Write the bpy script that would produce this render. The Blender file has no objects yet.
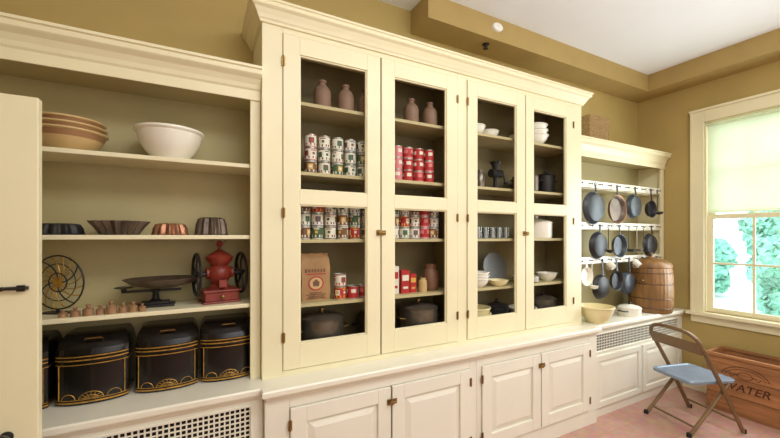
import bpy, bmesh, math, random
from mathutils import Vector, Matrix
random.seed(7)
scene = bpy.context.scene
COL = scene.collection

# ---------------------------------------------------------------- materials
def lin(c):
    return tuple(((x/255)/12.92 if x/255 <= 0.04045 else ((x/255+0.055)/1.055)**2.4) for x in c)

def M(name, rgb, rough=0.5, metal=0.0, var=0.06, scale=6, bump=0.0, stretch=(1,1,1), trans=None):
    m = bpy.data.materials.new(name); m.use_nodes = True
    nt = m.node_tree; b = nt.nodes["Principled BSDF"]
    c = lin(rgb)
    tc = nt.nodes.new("ShaderNodeTexCoord"); mp = nt.nodes.new("ShaderNodeMapping")
    mp.inputs["Scale"].default_value = stretch
    nz = nt.nodes.new("ShaderNodeTexNoise"); nz.inputs["Scale"].default_value = scale
    nz.inputs["Detail"].default_value = 4
    rp = nt.nodes.new("ShaderNodeValToRGB")
    rp.color_ramp.elements[0].position = 0.3; rp.color_ramp.elements[1].position = 0.7
    rp.color_ramp.elements[0].color = tuple(max(0, x*(1-var)) for x in c)+(1,)
    rp.color_ramp.elements[1].color = tuple(min(1, x*(1+var)) for x in c)+(1,)
    nt.links.new(tc.outputs["Object"], mp.inputs["Vector"])
    nt.links.new(mp.outputs["Vector"], nz.inputs["Vector"])
    nt.links.new(nz.outputs["Fac"], rp.inputs["Fac"])
    nt.links.new(rp.outputs["Color"], b.inputs["Base Color"])
    b.inputs["Roughness"].default_value = rough
    b.inputs["Metallic"].default_value = metal
    if bump:
        bp = nt.nodes.new("ShaderNodeBump"); bp.inputs["Strength"].default_value = bump
        bp.inputs["Distance"].default_value = 0.01
        nt.links.new(nz.outputs["Fac"], bp.inputs["Height"])
        nt.links.new(bp.outputs["Normal"], b.inputs["Normal"])
    return m

def glassmat(name, tint=(1,1,1), refl=0.05):
    m = bpy.data.materials.new(name); m.use_nodes = True
    nt = m.node_tree; nt.nodes.clear()
    o = nt.nodes.new("ShaderNodeOutputMaterial"); mx = nt.nodes.new("ShaderNodeMixShader")
    t = nt.nodes.new("ShaderNodeBsdfTransparent"); g = nt.nodes.new("ShaderNodeBsdfGlossy")
    t.inputs["Color"].default_value = tint+(1,)
    g.inputs["Roughness"].default_value = 0.02
    mx.inputs[0].default_value = refl
    nt.links.new(t.outputs[0], mx.inputs[1]); nt.links.new(g.outputs[0], mx.inputs[2])
    nt.links.new(mx.outputs[0], o.inputs[0])
    return m

CREAM = M("cream_paint", (239,230,194), 0.38, var=0.03, scale=3)
BASEC = M("base_cabinet_paint", (236,232,216), 0.38, var=0.03, scale=3)
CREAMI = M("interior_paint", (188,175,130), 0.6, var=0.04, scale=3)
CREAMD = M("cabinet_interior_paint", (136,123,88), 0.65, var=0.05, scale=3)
WHITE = M("worktop_paint", (238,233,216), 0.28, var=0.03, scale=4)
WALL = M("khaki_wall_paint", (182,158,96), 0.7, var=0.05, scale=2.5, bump=0.03)
CEIL = M("ceiling_paint", (246,249,255), 0.8, var=0.01)
SOFF = M("soffit_paint", (176,150,92), 0.7, var=0.04)
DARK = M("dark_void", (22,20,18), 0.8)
BLACK = M("black_japanned_tin", (16,14,15), 0.18, var=0.3)
IRON = M("cast_iron", (40,38,38), 0.42, 0.3, var=0.25, scale=20, bump=0.05)
IRONB = M("blued_steel", (58,64,70), 0.4, 0.25, var=0.3, scale=10)
IR2=M("dull_steel_pan",(36,37,40),0.42,0.25,var=0.3,scale=10)
GOLD = M("gold_paint", (186,142,62), 0.35, 0.5, var=0.35, scale=40)
BRASS = M("aged_brass", (146,116,66), 0.35, 0.8, var=0.15, scale=20)
TANW = M("tan_stoneware", (204,174,122), 0.32, var=0.08)
BAND = M("brown_band_glaze", (156,116,80), 0.35, var=0.1)
CERAM = M("white_ceramic", (242,238,224), 0.22, var=0.03)
YELL = M("yellow_ware", (236,222,172), 0.3, var=0.04)
COPPER = M("copper_tin", (156,108,80), 0.35, 0.6, var=0.15, scale=20)
TIN = M("old_tinned_metal", (124,116,104), 0.3, 0.7, var=0.25, scale=14)
BRTIN = M("brown_metal_mold", (100,86,74), 0.4, 0.5, var=0.3, scale=14)
RED = M("red_enamel", (132,48,36), 0.4, var=0.3, scale=14)
REDL = M("red_label", (180,42,40), 0.5, var=0.06)
PINKL = M("pink_label", (218,130,132), 0.5, var=0.06)
WHL = M("white_label", (230,224,208), 0.5, var=0.04)
GRL = M("green_label", (66,98,68), 0.5, var=0.08)
YLL = M("yellow_label", (218,176,80), 0.5, var=0.06)
BRL = M("brown_label", (120,82,58), 0.5, var=0.08)
BLL = M("blue_label", (84,98,128), 0.5, var=0.08)
STEEL = M("can_steel", (180,178,172), 0.3, 0.8, var=0.05)
STONE = M("brown_grey_stoneware", (138,110,90), 0.6, var=0.15)
PAPER = M("kraft_paper", (172,134,92), 0.8, var=0.18, bump=0.2)
GREYP = M("grey_plate_glaze", (92,92,90), 0.4, var=0.1)
CANI = M("brown_painted_tin", (136,98,56), 0.42, 0.1, var=0.32, scale=14, stretch=(1,1,0.3), bump=0.1)
CANB = M("dark_brown_tin_band", (96,66,38), 0.4, 0.2, var=0.25, scale=14)
WOOD = M("crate_wood", (162,110,68), 0.6, var=0.35, scale=5, stretch=(8,0.6,8), bump=0.1)
WOODS = M("turned_wood", (150,114,80), 0.5, var=0.25, scale=10)
INK = M("crate_ink", (88,48,30), 0.8, var=0.4, scale=30)
CHF = M("chair_frame_paint", (124,98,66), 0.36, 0.25, var=0.15)
CHS = M("seat_sky_tint", (134,150,168), 0.2, 0.25, var=0.12)  # blue sky reflection put into the seat's base colour
WICK = M("wicker", (182,152,104), 0.7, var=0.25, scale=60, bump=0.3)
PLAST = M("white_plastic", (238,236,228), 0.4, var=0.02)
GLASS = glassmat("cabinet_glass", (0.96,0.96,0.94), 0.013)
WGLASS = glassmat("window_glass", (0.98,1,1), 0.03)
CLEAR = glassmat("tumbler_glass", (0.85,0.88,0.88), 0.2)
LEAF = M("foliage", (140,194,172), 0.7, var=0.5, scale=5, bump=0.6)
LAWN = M("lawn", (200,212,205), 0.9, var=0.2)
BARK = M("bark", (96,80,62), 0.9, var=0.3)

def shade_mat():
    m = bpy.data.materials.new("roller_shade_cloth"); m.use_nodes = True
    nt = m.node_tree; nt.nodes.clear()
    o = nt.nodes.new("ShaderNodeOutputMaterial"); mx = nt.nodes.new("ShaderNodeMixShader")
    d = nt.nodes.new("ShaderNodeBsdfDiffuse"); t = nt.nodes.new("ShaderNodeBsdfTranslucent")
    nz = nt.nodes.new("ShaderNodeTexNoise"); nz.inputs["Scale"].default_value = 4
    rp = nt.nodes.new("ShaderNodeValToRGB")
    rp.color_ramp.elements[0].color = lin((236,238,218))+(1,)
    rp.color_ramp.elements[1].color = lin((246,247,232))+(1,)
    nt.links.new(nz.outputs["Fac"], rp.inputs["Fac"])
    nt.links.new(rp.outputs["Color"], d.inputs["Color"]); nt.links.new(rp.outputs["Color"], t.inputs["Color"])
    mx.inputs[0].default_value = 0.65
    nt.links.new(d.outputs[0], mx.inputs[1]); nt.links.new(t.outputs[0], mx.inputs[2])
    nt.links.new(mx.outputs[0], o.inputs[0])
    return m
SHADE = shade_mat()

def floor_mat():
    m = bpy.data.materials.new("floor_tiles"); m.use_nodes = True
    nt = m.node_tree; b = nt.nodes["Principled BSDF"]
    tc = nt.nodes.new("ShaderNodeTexCoord")
    br = nt.nodes.new("ShaderNodeTexBrick"); br.offset = 0
    br.inputs["Scale"].default_value = 1.0
    br.inputs["Brick Width"].default_value = 0.3; br.inputs["Row Height"].default_value = 0.3
    br.inputs["Mortar Size"].default_value = 0.0015
    br.inputs["Color1"].default_value = lin((196,154,138))+(1,)
    br.inputs["Color2"].default_value = lin((188,144,128))+(1,)
    br.inputs["Mortar"].default_value = lin((164,124,110))+(1,)
    nz = nt.nodes.new("ShaderNodeTexNoise"); nz.inputs["Scale"].default_value = 14; nz.inputs["Detail"].default_value = 6
    mx = nt.nodes.new("ShaderNodeMixRGB"); mx.blend_type = 'SOFT_LIGHT'; mx.inputs[0].default_value = 0.6
    nt.links.new(tc.outputs["Object"], br.inputs["Vector"]); nt.links.new(tc.outputs["Object"], nz.inputs["Vector"])
    nt.links.new(br.outputs["Color"], mx.inputs[1]); nt.links.new(nz.outputs["Color"], mx.inputs[2])
    nt.links.new(mx.outputs[0], b.inputs["Base Color"]); b.inputs["Roughness"].default_value = 0.4
    return m
FLOOR = floor_mat()

# ---------------------------------------------------------------- mesh builder
class MB:
    def __init__(s):
        s.v=[]; s.f=[]; s.m=[]; s.s=[]
    def add(s, vs, fs, mi=0, sm=False):
        o=len(s.v); s.v += [Vector(p) for p in vs]
        for i,f in enumerate(fs):
            s.f.append([o+k for k in f]); s.m.append(mi[i] if isinstance(mi,list) else mi); s.s.append(sm)
        return s
    def box(s,x0,x1,y0,y1,z0,z1,mi=0):
        vs=[(x0,y0,z0),(x1,y0,z0),(x1,y1,z0),(x0,y1,z0),(x0,y0,z1),(x1,y0,z1),(x1,y1,z1),(x0,y1,z1)]
        fs=[(0,3,2,1),(4,5,6,7),(0,1,5,4),(1,2,6,5),(2,3,7,6),(3,0,4,7)]
        return s.add(vs,fs,mi)
    def loft(s, rings, mi=0, sm=False, closed=True, caps=True, loop=False):
        n=len(rings[0]); vs=[p for r in rings for p in r]; fs=[]; ms=[]
        R=len(rings)
        for i in range(R if loop else R-1):
            j2=(i+1)%R
            for k in range(n if closed else n-1):
                k2=(k+1)%n
                fs.append((i*n+k,i*n+k2,j2*n+k2,j2*n+k)); ms.append(mi(i,k) if callable(mi) else mi)
        if caps and not loop and closed:
            fs.append(tuple(reversed(range(n)))); ms.append(mi(0,0) if callable(mi) else mi)
            fs.append(tuple((R-1)*n+k for k in range(n))); ms.append(mi(R-2,0) if callable(mi) else mi)
        return s.add(vs,fs,ms,sm)
    def lathe(s, prof, seg=24, c=(0,0,0), mi=0, flute=None, sx=1, sy=1):
        rings=[]
        for (r,z) in prof:
            r=max(r,0.0006); ring=[]
            for k in range(seg):
                a=2*math.pi*k/seg; rr=r
                if flute and r>0.001: rr=r*(1+flute[1]*math.cos(flute[0]*a))
                ring.append((c[0]+rr*math.cos(a)*sx,c[1]+rr*math.sin(a)*sy,c[2]+z))
            rings.append(ring)
        return s.loft(rings,mi,True)
    def tube(s, pts, r, seg=8, mi=0, loop=False):
        pts=[Vector(p) for p in pts]; n=len(pts); rings=[]; up=None
        for i in range(n):
            if loop: t=(pts[(i+1)%n]-pts[i-1]).normalized()
            else:
                t=(pts[min(i+1,n-1)]-pts[max(i-1,0)]).normalized()
            if up is None:
                up=t.orthogonal().normalized()
            else:
                up=(up-t*up.dot(t))
                up=up.normalized() if up.length>1e-6 else t.orthogonal().normalized()
            b=t.cross(up); rr=r[i] if isinstance(r,(list,tuple)) else r
            rings.append([pts[i]+up*rr*math.cos(2*math.pi*k/seg)+b*rr*math.sin(2*math.pi*k/seg) for k in range(seg)])
        return s.loft(rings,mi,True,loop=loop)
    def ring(s,c,R,r,axis='y',n=28,mi=0,seg=6):
        pts=[]
        for k in range(n):
            a=2*math.pi*k/n; ca,sa=R*math.cos(a),R*math.sin(a)
            pts.append({'x':(c[0],c[1]+ca,c[2]+sa),'y':(c[0]+ca,c[1],c[2]+sa),'z':(c[0]+ca,c[1]+sa,c[2])}[axis])
        return s.tube(pts,r,seg,mi,loop=True)
    def raised(s,x0,x1,z0,z1,y0,y1,ins,mi=0):
        vs=[(x0,y0,z0),(x1,y0,z0),(x1,y0,z1),(x0,y0,z1),(x0+ins,y1,z0+ins),(x1-ins,y1,z0+ins),(x1-ins,y1,z1-ins),(x0+ins,y1,z1-ins)]
        return s.add(vs,[(0,1,5,4),(1,2,6,5),(2,3,7,6),(3,0,4,7),(4,5,6,7)],mi)
    def xf(s,mat):
        s.v=[mat@p for p in s.v]; return s
    def shift(s,x,y,z): return s.xf(Matrix.Translation((x,y,z)))
    def mesh(s,name,mats):
        me=bpy.data.meshes.new(name)
        me.from_pydata([tuple(p) for p in s.v],[],s.f)
        for m in mats: me.materials.append(m)
        for i,p in enumerate(me.polygons):
            p.material_index=s.m[i]; p.use_smooth=s.s[i]
        bm=bmesh.new(); bm.from_mesh(me); bmesh.ops.recalc_face_normals(bm,faces=bm.faces); bm.to_mesh(me); bm.free()
        if any(s.s):
            try: me.set_sharp_from_angle(angle=math.radians(38))
            except Exception: pass
        me.update(); return me

def setp(o,label=None,category=None,group=None,kind=None):
    if label: o["label"]=label
    if category: o["category"]=category
    if group: o["group"]=group
    if kind: o["kind"]=kind

def solo(name, mb, mats, loc=(0,0,0), label=None, category=None, group=None, rot=(0,0,0), kind=None, bev=0):
    me = mb if isinstance(mb,bpy.types.Mesh) else mb.mesh(name,mats)
    o=bpy.data.objects.new(name,me); COL.objects.link(o); o.location=loc; o.rotation_euler=rot
    setp(o,label,category,group,kind)
    if bev: bevel(o,bev)
    return o
def bevel(o,w):
    b=o.modifiers.new("bevel",'BEVEL'); b.width=w; b.segments=2; b.limit_method='ANGLE'; b.angle_limit=math.radians(50)
def root(name, loc, label, category, group=None, rot=(0,0,0), kind=None):
    e=bpy.data.objects.new(name,None); e.empty_display_size=0.05; COL.objects.link(e)
    e.location=loc; e.rotation_euler=rot; setp(e,label,category,group,kind); return e
def part(par, name, mb, mats, label=None, world=False, bev=0, loc=None, rot=(0,0,0)):
    if world:
        L=par.location
        mb.shift(-L[0],-L[1],-L[2])
    me=mb if isinstance(mb,bpy.types.Mesh) else mb.mesh(name,mats)
    o=bpy.data.objects.new(name,me); COL.objects.link(o); o.parent=par; o.rotation_euler=rot
    if loc: o.location=loc
    if label: o["label"]=label
    if bev: bevel(o,bev)
    return o
def dup(r, loc, rotz=None, label=None):
    n=r.copy(); COL.objects.link(n); n.location=loc
    if rotz is not None: n.rotation_euler=(r.rotation_euler[0],r.rotation_euler[1],rotz)
    if label: n["label"]=label
    def rec(a,b):
        for c in list(a.children):
            d=c.copy(); COL.objects.link(d); d.parent=b; rec(c,d)
    rec(r,n); return n

def crown(mb,nodes,prof,mi=0):
    rings=[[(x+ox*o,y+oy*o,z) for (o,z) in prof] for (x,y,ox,oy) in nodes]
    mb.loft(rings,mi,False)

H=1.62
YW=2.45; XR=4.65; ZC=3.39; ZS=3.21
WT=0.83   # worktop height

# ---------------------------------------------------------------- room
solo("floor", MB().box(-2.2,XR+0.15,-2.2,YW+0.15,-0.1,0),[FLOOR],kind="structure")
solo("ceiling", MB().box(-2.2,XR+0.15,-2.2,YW+0.15,ZC,ZC+0.1),[CEIL],kind="structure")
solo("wall_back", MB().box(-2.2,XR+0.15,YW,YW+0.15,0,ZC),[WALL],kind="structure")
solo("wall_left", MB().box(-2.2,-2.05,-2.2,YW,0,ZC),[WALL],kind="structure")
solo("wall_front", MB().box(-2.05,XR,-2.2,-2.05,0,ZC),[WALL],kind="structure")
WY0,WY1,WZ0,WZ1=0.72,1.80,0.84,2.80
w=MB()
w.box(XR,XR+0.15,-2.2,WY0,0,ZC); w.box(XR,XR+0.15,WY1,YW,0,ZC)
w.box(XR,XR+0.15,WY0,WY1,0,WZ0); w.box(XR,XR+0.15,WY0,WY1,WZ1,ZC)
solo("wall_right", w,[WALL],kind="structure")
solo("trim_1", MB().box(1.48,XR,YW-0.25,YW,ZS,ZC),[SOFF],kind="structure")
solo("trim_2", MB().box(XR-0.27,XR,-2.05,YW-0.25,ZS,ZC),[SOFF],kind="structure")
solo("baseboard_right", MB().box(XR-0.02,XR,-2.05,1.99,0,0.16).box(XR-0.028,XR-0.02,-2.05,1.99,0.0,0.14),[CREAM],kind="structure",bev=0.004)

# window
win=root("window_1",(XR,1.26,WZ0),"tall double-hung sash window with cream casing and roller shade",None,kind="structure")
def wpart(name,mb,mats,**k): return part(win,name,mb,mats,world=True,**k)
c=MB()
cw=0.115
c.box(XR-0.025,XR,WY1,WY1+cw,WZ0-0.02,WZ1+cw)
c.box(XR-0.025,XR,WY0-cw,WY0,WZ0-0.02,WZ1+cw)
c.box(XR-0.025,XR,WY0,WY1,WZ1,WZ1+cw)
c.box(XR-0.04,XR,WY0-cw-0.01,WY1+cw+0.01,WZ1+cw,WZ1+cw+0.025)
c.box(XR-0.035,XR-0.025,WY1+cw-0.02,WY1+cw,WZ0-0.02,WZ1+cw)
c.box(XR,XR+0.12,WY1-0.012,WY1,WZ0,WZ1); c.box(XR,XR+0.12,WY0,WY0+0.012,WZ0,WZ1); c.box(XR,XR+0.12,WY0,WY1,WZ1-0.012,WZ1)
wpart("window_casing",c,[CREAM],bev=0.003)
c=MB().box(XR-0.07,XR+0.12,WY0-cw-0.03,WY1+cw+0.03,WZ0-0.04,WZ0-0.005).box(XR-0.02,XR,WY0-cw,WY1+cw,WZ0-0.12,WZ0-0.04)
wpart("window_sill",c,[CREAM],bev=0.004)
def sash(z0,z1,x,name):
    s=MB(); y0,y1=WY0+0.012,WY1-0.012; f=0.045
    s.box(x,x+0.035,y0,y0+f,z0,z1); s.box(x,x+0.035,y1-f,y1,z0,z1)
    s.box(x,x+0.035,y0+f,y1-f,z0,z0+f); s.box(x,x+0.035,y0+f,y1-f,z1-f,z1)
    for k in (1,2):
        yy=y0+(y1-y0)*k/3; s.box(x+0.006,x+0.03,yy-0.01,yy+0.01,z0+f,z1-f)
    zz=(z0+z1)/2; s.box(x+0.007,x+0.029,y0+f,y1-f,zz-0.01,zz+0.01)
    sa=wpart(name,s,[CREAM],bev=0.002)
    g=MB().box(x+0.015,x+0.018,y0+f,y1-f,z0+f,z1-f).shift(-XR,-1.26,-WZ0)
    part(sa,"glass_pane",g,[WGLASS])
sash(WZ0,1.84,XR+0.03,"lower_sash"); sash(1.80,WZ1-0.012,XR+0.07,"upper_sash")
s=MB().box(XR+0.012,XR+0.0135,WY0+0.02,WY1-0.02,1.87,WZ1-0.05)
s.box(XR+0.008,XR+0.018,WY0+0.02,WY1-0.02,1.855,1.875)
s.tube([(XR+0.018,WY0+0.015,WZ1-0.035),(XR+0.018,WY1-0.015,WZ1-0.035)],0.017,12)
wpart("roller_shade",s,[SHADE])

# room door standing open in front of the shelves
dr=root("door_1",(-0.93,1.81,0.0),"cream painted door standing open",None,kind="structure")
part(dr,"door_slab",MB().box(-1.33,-0.52,1.79,1.83,0.01,2.13),[CREAM],world=True,bev=0.003)
k=MB(); k.box(-0.66,-0.545,1.782,1.79,1.425,1.437)
k.tube([(-0.65,1.774,1.431),(-0.545,1.774,1.431)],0.004,8)
k.tube([(-0.615,1.786,1.431),(-0.615,1.77,1.431)],0.008,8)
k.box(-0.575,-0.555,1.776,1.79,1.42,1.442)
part(dr,"slide_bolt",k,[IRON],world=True)
k=MB().lathe([(0.02,0),(0.02,0.006),(0.008,0.01),(0.008,0.03),(0.026,0.04),(0.03,0.055),(0.02,0.068),(0,0.07)],20)
k.xf(Matrix.Rotation(math.radians(90),4,'X')).shift(-0.605,1.79,0.90)
part(dr,"door_knob",k,[IRON],world=True)

# smoke detector + sprinkler
sd=root("smoke_detector",(2.145,2.2,3.31),"flat white plastic smoke detector on the soffit","smoke detector")
k=MB().lathe([(0.055,0),(0.055,0.012),(0.050,0.020),(0.035,0.024),(0,0.025)],28,sy=0.62).lathe([(0.010,0.024),(0.010,0.027),(0,0.028)],12)
k.xf(Matrix.Rotation(math.radians(90),4,'X'))
part(sd,"detector_housing",k,[PLAST])
k=MB().lathe([(0.03,0),(0.03,-0.006),(0.012,-0.01),(0.01,-0.03),(0.022,-0.034),(0.022,-0.038),(0,-0.039)],16)
solo("fire_sprinkler",k,[IRON],(2.11,2.29,ZS),"small dark metal sprinkler head under the soffit","sprinkler")

# ---------------------------------------------------------------- worktop
poly=[(-1.35,1.97),(0.285,1.97),(0.285,1.91),(3.085,1.91),(3.085,1.96),(XR-0.001,1.96),(XR-0.001,YW-0.001),(-1.35,YW-0.001)]
pin=[(-1.35,1.985),(0.3,1.985),(0.3,1.93),(3.07,1.93),(3.07,1.98),(XR-0.001,1.98),(XR-0.001,YW-0.001),(-1.35,YW-0.001)]
def ins(p,d):
    out=[]
    for i,(x,y) in enumerate(p):
        out.append((x + (d if i in (1,2) else (-d if i in (3,4) else 0)), y + (d if y<2.2 else 0)))
    return out
k=MB()
k.loft([[(x,y,0.798) for x,y in poly],[(x,y,WT-0.008) for x,y in poly],[(x,y,WT) for x,y in ins(poly,0.006)]])
k.loft([[(x,y,0.765) for x,y in ins(pin,0.012)],[(x,y,0.785) for x,y in pin],[(x,y,0.798) for x,y in pin]])
solo("worktop",k,[WHITE],(0,0,0),"long cream painted worktop running under all cabinets","worktop",bev=0.002)

# ---------------------------------------------------------------- base units
def grille(x0,x1,z0,z1,y,p=0.024,t=0.0085):
    g=MB(); n=int((x1-x0)/p); 
    for i in range(n+1):
        x=x0+(x1-x0)*i/n; g.box(x-t/2,x+t/2,y,y+0.003,z0,z1)
    m=int((z1-z0)/p)
    for i in range(m+1):
        z=z0+(z1-z0)*i/m; g.box(x0,x1,y+0.0005,y+0.0035,z-t/2,z+t/2)
    return g
def panel_into(mb,x0,x1,z0,z1,y,st=0.07,t=0.02,mi=0):
    mb.box(x0,x0+st,y,y+t,z0,z1,mi); mb.box(x1-st,x1,y,y+t,z0,z1,mi)
    mb.box(x0+st,x1-st,y,y+t,z0,z0+st,mi); mb.box(x0+st,x1-st,y,y+t,z1-st,z1,mi)
    mb.box(x0+st,x1-st,y+t*0.7,y+t,z0+st,z1-st,mi)
    mb.raised(x0+st+0.01,x1-st-0.01,z0+st+0.01,z1-st-0.01,y+t*0.7,y+0.002,0.035,mi)
def radcover(x0,x1,gx0,gx1,gz0,gz1,label,panels,t=0.0085):
    y=2.0; r=root("radiator_cover",((x0+x1)/2,2.2,0),label,"radiator cover")
    b=MB()
    b.box(x0,gx0,y,y+0.02,0,0.765); b.box(gx1,x1,y,y+0.02,0,0.765)
    b.box(gx0,gx1,y,y+0.02,gz1,0.765); b.box(gx0,gx1,y,y+0.02,0,gz0)
    b.box(x0,x0+0.02,y+0.02,YW-0.002,0,0.765); b.box(x1-0.02,x1,y+0.02,YW-0.002,0,0.765)
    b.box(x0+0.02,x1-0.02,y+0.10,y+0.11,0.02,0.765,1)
    for (a,bb,c2,d) in ((gx0-0.012,gx0,gz0-0.012,gz1+0.012),(gx1,gx1+0.012,gz0-0.012,gz1+0.012),(gx0,gx1,gz0-0.012,gz0),(gx0,gx1,gz1,gz1+0.012)):
        b.box(a,bb,y-0.006,y,c2,d)
    part(r,"body",b,[BASEC,DARK],world=True,bev=0.002)
    part(r,"grille",grille(gx0,gx1,gz0,gz1,y+0.006,t=t),[WHITE],world=True,label="cream square lattice metal grille")
    for (a,bb,c2,d) in panels:
        m=MB(); panel_into(m,a,bb,c2,d,y-0.018,0.05,0.018); part(r,"panel",m,[BASEC],world=True,bev=0.002)
    return r
radcover(-1.35,0.302,-1.2,0.24,0.2,0.735,"cream radiator cover with lattice grille beneath open shelves",[],0.0075)
radcover(3.068,XR-0.002,3.13,4.56,0.585,0.735,"cream radiator cover with narrow lattice grille and raised panels",[(3.11,3.83,0.09,0.55),(3.86,4.6,0.09,0.55)],0.0055)

def latch(par,x,y,z,o):
    m=MB(); m.box(x-0.035,x-0.004,y-0.005,y,z-0.018,z+0.018); m.box(x+0.004,x+0.03,y-0.005,y,z-0.015,z+0.015)
    m.tube([(x-0.028,y-0.012,z),(x+0.02,y-0.012,z)],0.006,8)
    n=len(m.v)
    m.lathe([(0.004,0),(0.004,0.012),(0.011,0.016),(0.011,0.024),(0,0.027)],14,(0,0,0))
    R=Matrix.Translation((x-0.016,y-0.004,z))@Matrix.Rotation(math.radians(90),4,'X')
    for i in range(n,len(m.v)): m.v[i]=R@m.v[i]
    m.shift(-o[0],-o[1],-o[2]); part(par,"latch",m,[BRASS],label="aged brass cabinet latch")
def hinge(par,x,y,z,o):
    m=MB().box(x-0.010,x+0.010,y-0.002,y,z-0.026,z+0.026); m.tube([(x,y-0.004,z-0.03),(x,y-0.004,z+0.03)],0.004,8)
    m.shift(-o[0],-o[1],-o[2]); part(par,"hinge",m,[BRASS],label="small brass butt hinge")

def basecab(x0,x1,doors,lx,label):
    o=((x0+x1)/2,2.2,0); r=root("base_cabinet",o,label,"cabinet"); y=1.95
    b=MB(); 
    b.box(x0,x0+0.02,y+0.02,YW-0.002,0,0.765); b.box(x1-0.02,x1,y+0.02,YW-0.002,0,0.765)
    b.box(x0+0.02,x1-0.02,YW-0.02,YW-0.002,0.05,0.765)
    d0=doors[0][0]; d1=doors[-1][1]; z0,z1=0.13,0.71
    b.box(x0,d0,y,y+0.02,0,0.765); b.box(d1,x1,y,y+0.02,0,0.765)
    b.box(d0,d1,y,y+0.02,z1,0.765); b.box(d0,d1,y,y+0.02,0,z0); b.box(x0+0.02,x1-0.02,y+0.02,YW-0.02,0.1,0.12)
    part(r,"body",b,[BASEC],world=True,bev=0.002)
    for i,(a,bb) in enumerate(doors):
        m=MB(); panel_into(m,a+0.003,bb-0.003,z0+0.003,z1-0.003,y-0.014,0.085,0.022)
        d=part(r,"door",m,[BASEC],world=True,bev=0.003)
        hx=a if i==0 else bb
        for hz in (0.22,0.62): hinge(d,hx,y-0.014,hz,o)
        if i==0: latch(d,lx,y-0.016,0.62,o)
basecab(0.305,1.71,[(0.43,1.035),(1.04,1.65)],1.04,"cream two-door base cabinet with raised panels and brass latch")
basecab(1.712,3.066,[(1.755,2.35),(2.355,2.955)],2.355,"cream two-door base cabinet with raised panels beside radiator cover")

# ---------------------------------------------------------------- upper glazed cabinet
PANES=False
o=(1.68,2.27,WT); cab=root("glazed_cabinet",o,"tall cream cabinet with four glazed doors and crown molding","cabinet")
x0,x1,yf,zt=0.31,3.05,2.08,2.80
b=MB()
b.box(x0,x0+0.02,yf+0.02,YW-0.001,WT,zt); b.box(x1-0.02,x1,yf+0.02,YW-0.001,WT,zt)
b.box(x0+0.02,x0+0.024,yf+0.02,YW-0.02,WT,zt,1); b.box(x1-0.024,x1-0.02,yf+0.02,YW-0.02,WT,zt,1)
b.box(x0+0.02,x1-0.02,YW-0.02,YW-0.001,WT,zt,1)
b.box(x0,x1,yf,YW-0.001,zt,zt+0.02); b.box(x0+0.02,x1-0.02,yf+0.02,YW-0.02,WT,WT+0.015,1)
b.box(x0,0.42,yf,yf+0.02,WT,zt); b.box(2.935,x1,yf,yf+0.02,WT,zt); b.box(1.65,1.735,yf,yf+0.02,WT,zt)
b.box(0.42,1.65,yf,yf+0.02,2.76,zt); b.box(1.735,2.935,yf,yf+0.02,2.76,zt)
b.box(0.42,1.65,yf,yf+0.02,WT,0.862); b.box(1.735,2.935,yf,yf+0.02,WT,0.862)
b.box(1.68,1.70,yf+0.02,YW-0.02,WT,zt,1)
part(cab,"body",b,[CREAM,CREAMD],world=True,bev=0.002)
PROF=[(0,0),(0.012,0),(0.016,0.012),(0.022,0.018),(0.03,0.035),(0.045,0.06),(0.058,0.068),(0.062,0.072),(0.062,0.09),(0.07,0.094),(0.07,0.105),(0,0.105)]
m=MB(); crown(m,[(x0,YW-0.001,-1,0),(x0,yf,-1,-1),(x1,yf,1,-1),(x1,YW-0.001,1,0)],[(a,2.79+z) for a,z in PROF])
part(cab,"crown_molding",m,[CREAM],world=True)
SH=[2.41,2.0,1.60,1.22]
for z in SH:
    for (a,bb) in ((x0+0.024,1.68),(1.70,x1-0.024)):
        part(cab,"shelf",MB().box(a,bb,yf+0.05,YW-0.02,z-0.02,z),[CREAMI],world=True)
def gdoor(a,bb,hl,first,lx):
    z0,z1=0.865,2.757; y0,y1=yf-0.006,yf+0.018; s=0.092
    a+=0.003; bb-=0.003
    m=MB(); m.box(a,a+s,y0,y1,z0,z1); m.box(bb-s,bb,y0,y1,z0,z1)
    m.box(a+s,bb-s,y0,y1,z0,1.005); m.box(a+s,bb-s,y0,y1,z1-0.10,z1); m.box(a+s,bb-s,y0,y1,1.80,1.882)
    for (q0,q1) in ((1.005,1.80),(1.882,z1-0.10)):
        m.box(a+s,a+s+0.008,y0+0.008,y1,q0,q1); m.box(bb-s-0.008,bb-s,y0+0.008,y1,q0,q1)
        m.box(a+s+0.008,bb-s-0.008,y0+0.008,y1,q0,q0+0.008); m.box(a+s+0.008,bb-s-0.008,y0+0.008,y1,q1-0.008,q1)
    d=part(cab,"door",m,[CREAM],world=True,bev=0.002)
    for (q0,q1) in ((1.005,1.80),(1.882,z1-0.10)):
        if not PANES: continue
        g=MB().box(a+s+0.004,bb-s-0.004,y0+0.014,y0+0.016,q0+0.004,q1-0.004).shift(-o[0],-o[1],-o[2])
        part(d,"glass_pane",g,[GLASS],label="clear glass pane")
    for hz in (1.05,1.75,2.6): hinge(d,a if hl else bb,y0-0.001,hz,o)
    if first: latch(d,lx,y0-0.002,1.64,o)
gdoor(0.42,1.032,True,True,1.035); gdoor(1.036,1.648,False,False,0)
gdoor(1.737,2.333,True,True,2.337); gdoor(2.337,2.933,False,False,0)

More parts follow.
